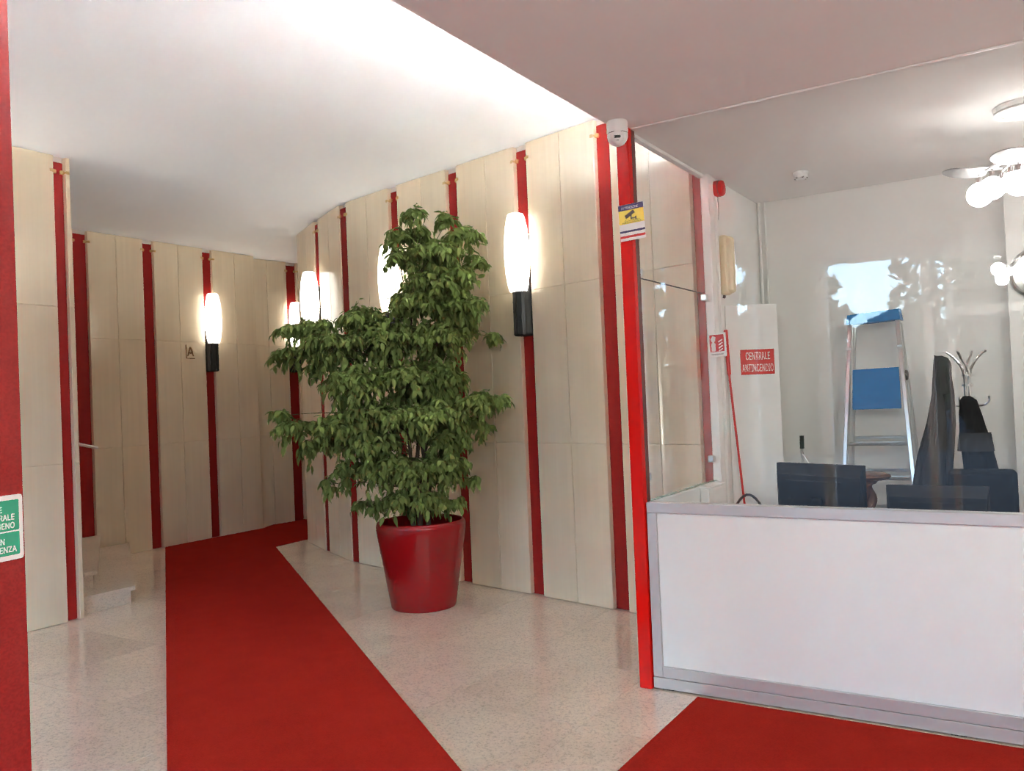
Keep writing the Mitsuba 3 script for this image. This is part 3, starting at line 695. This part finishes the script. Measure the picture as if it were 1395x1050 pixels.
ja = garment('jacket', [(1.405, -0.395, 0.02, 0.02, 5.72), (1.38, -0.388, 0.045, 0.035, 5.715), (1.30, -0.382, 0.06, 0.05, 5.71), (1.15, -0.365, 0.08, 0.06, 5.69), (0.95, -0.335, 0.09, 0.07, 5.685), (0.70, -0.30, 0.11, 0.075, 5.68), (0.50, -0.29, 0.11, 0.075, 5.68)],
             'black_cloth', 'black jacket hanging at the right side of the coat stand', 'jacket', 2.3, folds=7)
obj('grey_band', trimesh.Trimesh(*(lambda L: (np.array([(x, y, z) for z, hw in ((1.19, 0.080), (1.08, 0.094)) for a in np.linspace(PI, 2 * PI, 25) for x, y in [(-0.36 + (hw + 0.004) * math.cos(a), 5.688 + 0.084 * math.sin(a))]]), np.array([t for k in range(24) for t in ((k + 25, k + 26, k + 1), (k + 25, k + 1, k))])))(0), process=False), 'grey_cloth', ja, label='dark grey band')

# ------------------------------------------------------------------ desk, monitors, chair, small table, stick, cable
dk = thing('desk', 'white desk behind the reception counter', 'desk')
obj('top', bx(-1.55, 0.2, 4.33, 5.02, 0.60, 0.625, 0.003), 'white_laminate', dk, smooth=False)
for x in (-1.5, 0.13):
    obj('leg', bx(x, x + 0.03, 4.38, 4.98, 0.0, 0.599, 0.003), 'aluminium', dk, smooth=False)


def monitor(a, b, z0, z1, label, foot_z):
    """seen from behind: a and b are the left and right bottom corners in plan"""
    a, b = np.array(a), np.array(b)
    ex = (b - a) / np.linalg.norm(b - a)
    w, h = np.linalg.norm(b - a), z1 - z0
    M = frame([a[0], a[1], z0], [ex[0], ex[1], 0], [0, 0, 1])
    k = thing('monitor', label, 'monitor')
    obj('back_shell', moved(hull([(0.0, 0, -0.012), (w, 0, -0.012), (0, h, -0.012), (w, h, -0.012), (0.03, 0.02, 0.018), (w - 0.03, 0.02, 0.018), (0.01, h * 0.8, 0.018), (w - 0.01, h * 0.8, 0.018), (0, 0, 0), (w, 0, 0), (0, h, 0), (w, h, 0)]), M), 'black_plastic', k, smooth=False)
    obj('bezel', moved(bx(0, w, 0, h, -0.028, -0.0125, 0.003), M), 'black_plastic', k, smooth=False)
    obj('screen', moved(bx(0.012, w - 0.012, 0.015, h - 0.012, -0.0295, -0.0285, 0), M), 'mirror_glass', k, smooth=False)
    obj('vent_slot', moved(bx(0.12 * w, 0.78 * w, h * 0.70, h * 0.72, 0.0155, 0.0195, 0.0005), M), 'black_rubber', k, smooth=False)
    obj('neck', moved(bx(w / 2 - 0.03, w / 2 + 0.03, foot_z - z0 + 0.011, 0.14, 0.019, 0.035, 0.004), M), 'black_plastic', k, smooth=False)
    obj('foot', moved(bx(w / 2 - 0.12, w / 2 + 0.12, foot_z - z0, foot_z - z0 + 0.01, -0.08, 0.09, 0.004), M), 'black_plastic', k, smooth=False)
    for q in (0.33, 0.52):
        obj('screw', moved(lathe([(0, 0), (0.004, 0), (0.003, 0.003), (0, 0.003)], 10, (w * q, h * 0.22, 0.0185)), M), 'steel', k)
    return k


monitor((-1.29, 4.80), (-0.805, 4.62), 0.765, 1.083, 'larger black monitor seen from behind at the left of the desk', 0.626)
monitor((-0.715, 4.72), (-0.25, 4.72), 0.69, 0.976, 'lower black monitor seen from behind in front of the office chair', 0.626)

ch = thing('office_chair', 'black office chair with a rounded backrest behind the desk', 'chair')
hx, hy = -0.307, 5.24
obj('backrest', moved(rbox(-0.166, 0.166, -0.035, 0.035, 0.52, 1.015, 0.034), frame([hx, hy, 0], [1, 0.08, 0], [-0.08, 1, 0])), 'black_cloth', ch)
obj('seat', rbox(hx - 0.24, hx + 0.24, hy - 0.50, hy - 0.04, 0.44, 0.51, 0.03), 'black_cloth', ch)
obj('back_bar', bx(hx - 0.03, hx + 0.03, hy + 0.040, hy + 0.055, 0.43, 0.75, 0.004), 'black_plastic', ch)
for s in (-1, 1):
    obj('armrest', tube(spline([(hx + s * 0.245, hy - 0.12, 0.47), (hx + s * 0.262, hy - 0.12, 0.62), (hx + s * 0.258, hy - 0.03, 0.69), (hx + s * 0.255, hy - 0.18, 0.70)], 20), 0.016, 10), 'black_plastic', ch)
obj('column', rod((hx, hy - 0.26, 0.10), (hx, hy - 0.26, 0.44), 0.028), 'chrome', ch)
for k in range(5):
    a = 2 * PI * k / 5 + 0.3
    d = np.array([math.cos(a), math.sin(a)])
    obj('base_leg', rod((hx, hy - 0.26, 0.11), (hx + 0.25 * d[0], hy - 0.26 + 0.25 * d[1], 0.075), 0.018), 'black_plastic', ch)
    obj('caster', sphere((hx + 0.25 * d[0], hy - 0.26 + 0.25 * d[1], 0.0275), 0.0275, 2), 'black_rubber', ch)

pt = thing('pedestal_table', 'small dark wooden pedestal table with a twisted column', 'table')
tx, ty = -0.965, 5.66
obj('top', lathe([(0, 0.90), (0.10, 0.902), (0.128, 0.912), (0.142, 0.925), (0.136, 0.938), (0.12, 0.944), (0, 0.944)], 8, (tx, ty, 0)), 'dark_wood', pt, smooth=30)
tw_v, tw_f, nz, nn = [], [], 140, 40
for i in range(nz):
    z = 0.10 + 0.79 * i / (nz - 1)
    ph = z * 2 * PI / 0.155
    for k in range(nn):
        a = 2 * PI * k / nn
        lob = 0.028 * abs(math.cos(a - ph / 2)) ** 0.9 + 0.020
        tw_v.append((tx + 0.006 * math.cos(ph) + lob * math.cos(a), ty + 0.006 * math.sin(ph) + lob * math.sin(a), z))
for i in range(nz - 1):
    for k in range(nn):
        p, q = i * nn + k, i * nn + (k + 1) % nn
        tw_f += [(p, q, q + nn), (p, q + nn, p + nn)]
obj('twisted_column', trimesh.Trimesh(np.array(tw_v), np.array(tw_f), process=False), 'dark_wood', pt, smooth=True)
obj('collar', lathe([(0, 0.878), (0.05, 0.878), (0.065, 0.899), (0, 0.899)], 28, (tx, ty, 0)), 'dark_wood', pt)
obj('base', lathe([(0, 0), (0.15, 0), (0.15, 0.02), (0.10, 0.04), (0.06, 0.09), (0.05, 0.115), (0, 0.115)], 28, (tx, ty, 0)), 'dark_wood', pt)

sk = thing('walking_stick', 'metal stick with a black grip standing behind the larger monitor', 'walking stick')
sx, sy = -1.40, 5.86
obj('grip', rod((sx, sy, 1.085), (sx + 0.001, sy, 1.172), 0.0145, 12), 'black_rubber', sk)
obj('shaft', rod((sx - 0.012, sy, 0.012), (sx, sy, 1.084), 0.0085, 10), 'steel', sk)
obj('collar', rod((sx - 0.001, sy, 1.045), (sx - 0.001, sy, 1.065), 0.014, 12), 'chrome', sk)
obj('strut', rod((sx + 0.004, sy - 0.01, 1.05), (sx + 0.16, sy - 0.03, 0.80), 0.005, 8), 'steel', sk)
obj('foot', rod((sx - 0.012, sy, 0.0), (sx - 0.012, sy, 0.025), 0.014, 10), 'black_rubber', sk)
bc = thing('black_cable', 'thick black cable looping up above the counter beside the red pole', 'cable')
obj('cord', tube(spline([(-1.44, 4.44, 0.632), (-1.432, 4.445, 0.80), (-1.405, 4.45, 0.905), (-1.352, 4.45, 0.942), (-1.298, 4.445, 0.905), (-1.272, 4.44, 0.80), (-1.27, 4.44, 0.632)], 40), 0.0065, 10), 'black_rubber', bc)
wb = thing('paper_tray', 'white box standing inside the side glass', 'box')
obj('body', bx(-1.742, -1.69, 4.80, 5.11, 0.626, 0.925, 0.003), 'white_gloss', wb, smooth=False)
obj('lid', bx(-1.743, -1.688, 4.797, 5.113, 0.9255, 0.933, 0.002), 'white_gloss', wb, smooth=False)
obj('side_shelf', bx(-1.744, -1.552, 4.33, 5.15, 0.60, 0.625, 0.003), 'white_laminate', dk, smooth=False)
obj('side_shelf_leg', bx(-1.70, -1.67, 5.10, 5.14, 0.0, 0.599, 0.003), 'aluminium', dk, smooth=False)

# ------------------------------------------------------------------ red pillar with signs at the left edge
PA = np.array([-2.352, 1.226])
pd_ = np.array([math.cos(math.radians(102.2)), math.sin(math.radians(102.2))])   # along its face, away from the camera
pb = np.array([-pd_[1], pd_[0]])                                                 # into the pillar
pil = thing('red_pillar', 'large pillar covered in ribbed red wallcovering at the left edge', 'pillar')
obj('shaft', prism([PA, PA + pb * 0.4, PA + pb * 0.4 - pd_ * 0.5, PA - pd_ * 0.5], 0.0, HC - 0.001), 'red_wallcovering', pil, smooth=False)
PM = frame([PA[0], PA[1], 0], [pd_[0], pd_[1], 0], [0, 0, 1])      # local x along the face (0 at its far edge), y up, z out
gs_ = thing('oxygen_sign', 'green and white sign about the emergency oxygen shut-off on the red pillar', 'sign')


def round_rect(x0, x1, y0, y1, r, z0, z1):
    p = Polygon([(x0 + r, y0 + r), (x1 - r, y0 + r), (x1 - r, y1 - r), (x0 + r, y1 - r)]).buffer(r, quad_segs=6)
    m = trimesh.creation.extrude_polygon(p, z1 - z0, engine='earcut')
    m.apply_translation([0, 0, z0])
    return m


gx = -0.006
ga, gb = 1.128, 1.300
obj('plate', moved(round_rect(gx - 0.30, gx, ga, gb, 0.008, 0.0005, 0.004), PM), 'sign_white', gs_, smooth=False)
obj('green_field', moved(round_rect(gx - 0.292, gx - 0.012, gb - 0.094, gb - 0.013, 0.004, 0.0041, 0.0048), PM), 'sign_green', gs_, label='green field', smooth=False)
obj('green_field', moved(round_rect(gx - 0.292, gx - 0.012, ga + 0.013, gb - 0.098, 0.004, 0.0041, 0.0048), PM), 'sign_green', gs_, label='green field', smooth=False)
for t_, right, yy, h in (('INTERRUZIONE', 0.062, 1.256, 0.0152), ('GENERALE', 0.026, 1.2345, 0.0152), ('OSSIGENO', 0.026, 1.2125, 0.0152), ('ROMPERE IN', 0.057, 1.172, 0.0152), ('EMERGENZA', 0.022, 1.150, 0.0152)):
    m = lettering(t_, h, None, 0.0006, bold=True, center=False)
    m.apply_scale([0.92, 1, 1])
    m.apply_translation([gx - right - m.bounds[1][0] + 0.0, yy, 0.0049])
    obj('lettering', moved(m, PM), 'sign_white', gs_, smooth=False)
for q in ((gx - 0.006, gb - 0.006), (gx - 0.006, ga + 0.006)):
    obj('screw', moved(lathe([(0, 0), (0.0022, 0), (0.0018, 0.001), (0, 0.001)], 10, (q[0], q[1], 0.0041)), PM), 'steel', gs_)
nt = thing('notice_card', 'edge of a white notice above the green sign on the red pillar', 'sign')
obj('card', moved(bx(-0.32, -0.083, 1.305, 1.40, 0.0005, 0.002, 0), PM), 'sign_white', nt, smooth=False)

# ------------------------------------------------------------------ potted weeping fig
PX, PY = -3.955, 4.93
fg = thing('potted_fig', 'tall bushy green weeping fig in a glossy red pot', 'potted plant')
prof = [(0, 0.0), (0.232, 0.0), (0.238, 0.006), (0.255, 0.10), (0.286, 0.30), (0.316, 0.48), (0.329, 0.565), (0.331, 0.60), (0.325, 0.625), (0.312, 0.635), (0.303, 0.632), (0.300, 0.61), (0.300, 0.50), (0.29, 0.46), (0, 0.46)]
obj('pot', lathe(prof, 72, (PX, PY, 0)), 'pot_red', fg, label='glossy red pot', smooth=50)
obj('soil', lathe([(0, 0.461), (0.289, 0.461), (0.296, 0.50), (0.15, 0.525), (0, 0.53)], 40, (PX, PY, 0)), 'soil', fg)
lrnd = np.random.default_rng(20)
RX = np.array([0.78, 0.626, 0.0])          # across the plant, to the right as seen from the hall
RD = np.array([-0.626, 0.78, 0.0])         # through the plant, away from the hall
BASE = np.array([PX, PY, 0.0])
SC = 0.00543
# leafy masses: (across, height, half width, half height) in metres
MASS = [(px, py, rx, ry) for px, py, rx, ry in [
    (560, 291, 17, 20), (541, 325, 28, 24), (572, 318, 22, 20), (607, 302, 18, 17), (630, 325, 32, 24), (590, 345, 48, 26), (548, 352, 30, 24), (600, 385, 58, 32), (625, 420, 40, 34), (643, 362, 20, 30), (565, 410, 44, 26),
    (490, 432, 34, 24), (425, 446, 40, 26), (395, 448, 26, 24), (400, 480, 34, 22), (455, 468, 45, 32), (520, 462, 55, 38), (590, 462, 55, 38), (632, 452, 28, 24), (676, 464, 20, 10), (440, 497, 30, 14), (480, 520, 46, 38), (560, 520, 58, 44),
    (605, 520, 34, 36), (520, 568, 66, 36), (590, 570, 58, 36), (652, 552, 34, 20), (682, 552, 14, 12), (648, 585, 26, 22), (405, 578, 36, 22), (432, 606, 28, 22), (385, 560, 18, 14), (460, 582, 40, 32), (480, 640, 30, 26), (540, 640, 58, 36),
    (600, 640, 42, 34), (560, 682, 54, 20), (500, 688, 24, 14), (618, 690, 20, 14), (653, 660, 13, 9), (448, 655, 14, 12), (610, 600, 34, 30), (505, 605, 46, 34)]]


def place_(px, py, depth):
    z = 0.62 + (712 - py) * SC
    x = (px - (572 - 0.041 * (712 - py))) * SC
    s = 1 + depth / 6.25
    return BASE + RX * x * s + RD * depth + Z_ * (1.5 + (z - 1.5) * s)


def leaf_shape(length, width, sag, fold):
    """a pointed oval leaf along +x, its upper side +z"""
    t = np.array([0.0, 0.10, 0.28, 0.50, 0.72, 0.88, 1.0])
    w = np.array([0.02, 0.45, 0.92, 1.0, 0.66, 0.25, 0.0]) * width / 2
    v = []
    for a, b in zip(t, w):
        zc = -sag * a * a * length
        v += [(a * length, -b, zc + fold * b), (a * length, 0, zc), (a * length, b, zc + fold * b)]
    f = []
    for i in range(len(t) - 1):
        for k in (0, 1):
            p = 3 * i + k
            f += [(p, p + 3, p + 4), (p, p + 4, p + 1)]
    return np.array(v), np.array(f)


SHAPES = [leaf_shape(1.0, 0.42, 0.25, 0.35), leaf_shape(1.0, 0.36, 0.45, 0.5), leaf_shape(1.0, 0.47, 0.12, 0.25)]
leaves, twigs = [], []
stems = []
for k in range(4):
    a = 2 * PI * k / 4 + 0.5
    top = place_((560, 600, 530, 590)[k], (420, 440, 500, 520)[k], (0.05, -0.08, 0.05, 0.1)[k])
    b0 = BASE + np.array([0.05 * math.cos(a), 0.05 * math.sin(a), 0.50])
    m1 = b0 + np.array([0.03 * math.cos(a + 1.5), 0.03 * math.sin(a + 1.5), 0.40])
    m2 = m1 * 0.55 + top * 0.45 + np.array([0.04 * math.cos(a + 3), 0.04 * math.sin(a + 3), 0.1])
    p = spline([b0, m1, m2, top], 30)
    stems.append(p)
    obj('trunk', tube(p, np.linspace(0.021, 0.006, 30), 9), 'bark', fg)
allstem = np.vstack(stems)
for px, py, rx, ry in MASS:
    area = PI * rx * ry
    across = abs(px - 560) / 180
    layers = [(-0.24, 1.0), (0.02, 1.0), (0.24, 0.8)] if rx > 33 and across < 0.62 else [(-0.06 + lrnd.uniform(-0.1, 0.1), 1.0)]
    for depth, scale_ in layers:
        depth += lrnd.uniform(-0.06, 0.06)
        c = place_(px, py, depth)
        near = allstem[np.argmin(np.linalg.norm(allstem - c, axis=1) + 0.6 * np.maximum(0, allstem[:, 2] - c[2] + 0.05))]
        mid = (near + c) / 2 + np.array([0, 0, 0.05]) + lrnd.normal(0, 0.02, 3)
        twigs.append((spline([near, mid, c], 8), 0.0045))
        ax, az = rx * SC * scale_, ry * SC * scale_
        ad = min(0.24, max(0.08, (ax + az) / 2))
        n_twigs = max(5, int(area / 78))
        for _ in range(n_twigs):
            u = lrnd.normal(size=3)
            u /= np.linalg.norm(u)
            u[2] = abs(u[2]) * 0.6 if lrnd.random() < 0.55 else u[2]
            r_ = lrnd.uniform(0.75, 1.0)
            end = c + RX * u[0] * ax * r_ + RD * u[1] * ad * r_ + Z_ * u[2] * az * r_
            start = c + (end - c) * lrnd.uniform(0.0, 0.3)
            kink = (start + end) / 2 + np.array([0, 0, 0.02])
            droop = end - Z_ * lrnd.uniform(0.0, 0.04)
            path = spline([start, kink, droop], 7)
            twigs.append((path, 0.0016))
            d_ = path[-1] - path[0]
            d_ /= max(np.linalg.norm(d_), 1e-6)
            for q in range(8):
                t = 0.25 + 0.75 * (q + lrnd.random()) / 8
                pos = path[min(6, int(t * 6.99))] + lrnd.normal(0, 0.006, 3)
                side = np.cross(d_, Z_)
                side /= max(np.linalg.norm(side), 1e-6)
                sgn = 1 if q % 2 else -1
                dirn = 0.55 * d_ + sgn * 0.7 * side + lrnd.normal(0, 0.25, 3) - Z_ * lrnd.uniform(0.35, 1.3)
                dirn /= np.linalg.norm(dirn)
                nrm = Z_ + 0.35 * np.array([u[0] * RX[0] + u[1] * RD[0], u[0] * RX[1] + u[1] * RD[1], 0]) + lrnd.normal(0, 0.3, 3)
                nrm -= dirn * (nrm @ dirn)
                if np.linalg.norm(nrm) < 0.1:
                    continue
                nrm /= np.linalg.norm(nrm)
                L = lrnd.uniform(0.052, 0.084) * (0.8 if t > 0.92 else 1.0)
                tone = min(3, int(abs(lrnd.normal(0, 1.15))))
                leaves.append((pos, dirn, nrm, L, lrnd.integers(3), tone))
# the wall stands behind: drop what would pierce it
WX, WY = np.array([w[1][0] for w in WR] + [WR[-1][2][0]]), np.array([w[1][1] for w in WR] + [WR[-1][2][1]])
leaves = [l for l in leaves if l[0][1] + 0.09 < np.interp(l[0][0], WX, WY)]
pos = np.array([l[0] for l in leaves])
dist = (pos - BASE) @ RD
offs = np.abs((pos - BASE) @ RX)
front = set(np.argsort(dist + 0.30 * offs)[:300].tolist())
shape_cache = {}
vv, ff, cc, at_ = [], [], [], 0
for i, (p, d, n_, L, s, tone) in enumerate(leaves):
    y = np.cross(n_, d)
    M = np.eye(4)
    M[:3, 0], M[:3, 1], M[:3, 2], M[:3, 3] = d * L, y * L, n_ * L, p
    if i in front:
        if (s, tone) not in shape_cache:
            shape_cache[(s, tone)] = mikit.ply(trimesh.Trimesh(*SHAPES[s], process=False), f'leaf_{tone}', smooth=True)
        put('leaf', shape_cache[(s, tone)], fg, at=T(M.tolist()))
    else:
        v, f = SHAPES[s]
        vv.append(v @ M[:3, :3].T + M[:3, 3])
        ff.append(f + at_)
        cc.append(np.tile(np.array(LEAF[tone]) * lrnd.uniform(0.85, 1.15), (len(v), 1)))
        at_ += len(v)
obj('foliage', trimesh.Trimesh(np.vstack(vv), np.vstack(ff), process=False), 'leaf_mix', fg, label='dense green foliage', kind='stuff', smooth=True, color=np.vstack(cc))
obj('twigs', cat_([tube(p, np.linspace(r, r * 0.5, len(p)), 5, False) for p, r in twigs]), 'twig', fg, kind='stuff', label='thin twigs', smooth=True)

# ------------------------------------------------------------------ outside the entrance, seen only as reflections: street and trees
obj('ground_outside', bx(-30, 30, -45, -2.21, -0.25, -0.05, 0), 'asphalt', kind='structure', label='dark ground outside the entrance', smooth=False)
trnd = np.random.default_rng(8)


def tree(name, x, y, h, r, kind_, label, low=0.1, n=1500, power=0.8, leaf=0.28):
    k = thing(name, label, 'tree')
    obj('trunk', tube([(x, y, -0.06), (x + 0.05, y, h * 0.5), (x, y, h * 0.9)], [0.16, 0.11, 0.03], 9), 'bark', k)
    v, f = [], []
    for i in range(n):
        t = trnd.random()
        z = h * (low + (1 - low) * t)
        prof_ = r * (1 - t) ** power if kind_ == 'conifer' else r * math.sqrt(max(0.02, 1 - (2 * t - 1) ** 2))
        lay = 0.75 + 0.25 * math.sin(t * 60) if kind_ == 'conifer' else 1.0
        a, q = trnd.uniform(0, 2 * PI), math.sqrt(trnd.uniform(0.0, 1)) * prof_ * lay
        c = np.array([x + q * math.cos(a), y + q * math.sin(a), z])
        e1, e2 = trnd.normal(size=3), trnd.normal(size=3)
        e1, e2 = e1 / np.linalg.norm(e1) * leaf, e2 / np.linalg.norm(e2) * leaf * 0.6
        b = len(v)
        v += [c - e1, c + e2, c + e1, c - e2]
        f += [(b, b + 1, b + 2), (b, b + 2, b + 3)]
    obj('foliage', trimesh.Trimesh(np.array(v), np.array(f), process=False), kind_, k, kind='stuff', smooth=False)


tree('conifer_tree', -5.3, -14.0, 6.0, 2.5, 'conifer', 'tall dark conifer outside the entrance, left in the reflected view', 0.02, 5200)
tree('conifer_tree', -15.0, -17.0, 9.0, 2.8, 'conifer', 'taller dark conifer outside the entrance, farthest left', 0.02, 3000)
tree('conifer_tree', -7.2, -20.5, 10.5, 2.9, 'conifer', 'tall dark conifer outside the entrance, standing back between its neighbours', 0.02, 5200)
tree('conifer_tree', -9.9, -14.5, 7.5, 2.0, 'conifer', 'dark conifer outside the entrance, second from the left', 0.02, 4200)
tree('conifer_tree', -0.9, -25.5, 10.5, 2.4, 'conifer', 'tall dark conifer outside the entrance, behind the broad leafy tree', 0.02, 3600)
tree('broadleaf_tree', -2.05, -13.2, 5.6, 0.95, 'broadleaf', 'thin leafy tree outside the entrance, right of the patch of sky', 0.2, 980, leaf=0.17)
tree('broadleaf_tree', 0.1, -17.2, 6.2, 2.15, 'broadleaf', 'broad leafy tree outside the entrance, right in the reflected view', 0.0, 8000)
tree('broadleaf_tree', 5.6, -16.0, 5.6, 2.7, 'broadleaf', 'broad leafy tree outside the entrance, farthest right', 0.0, 3600)
tree('broadleaf_tree', -3.6, -18.0, 3.4, 1.42, 'broadleaf', 'low round bush outside the entrance under the patch of sky', 0.0, 5200, leaf=0.2)
tree('broadleaf_tree', -1.55, -20.0, 3.9, 1.0, 'broadleaf', 'small bush outside the entrance, right of the patch of sky', 0.0, 2000, leaf=0.2)
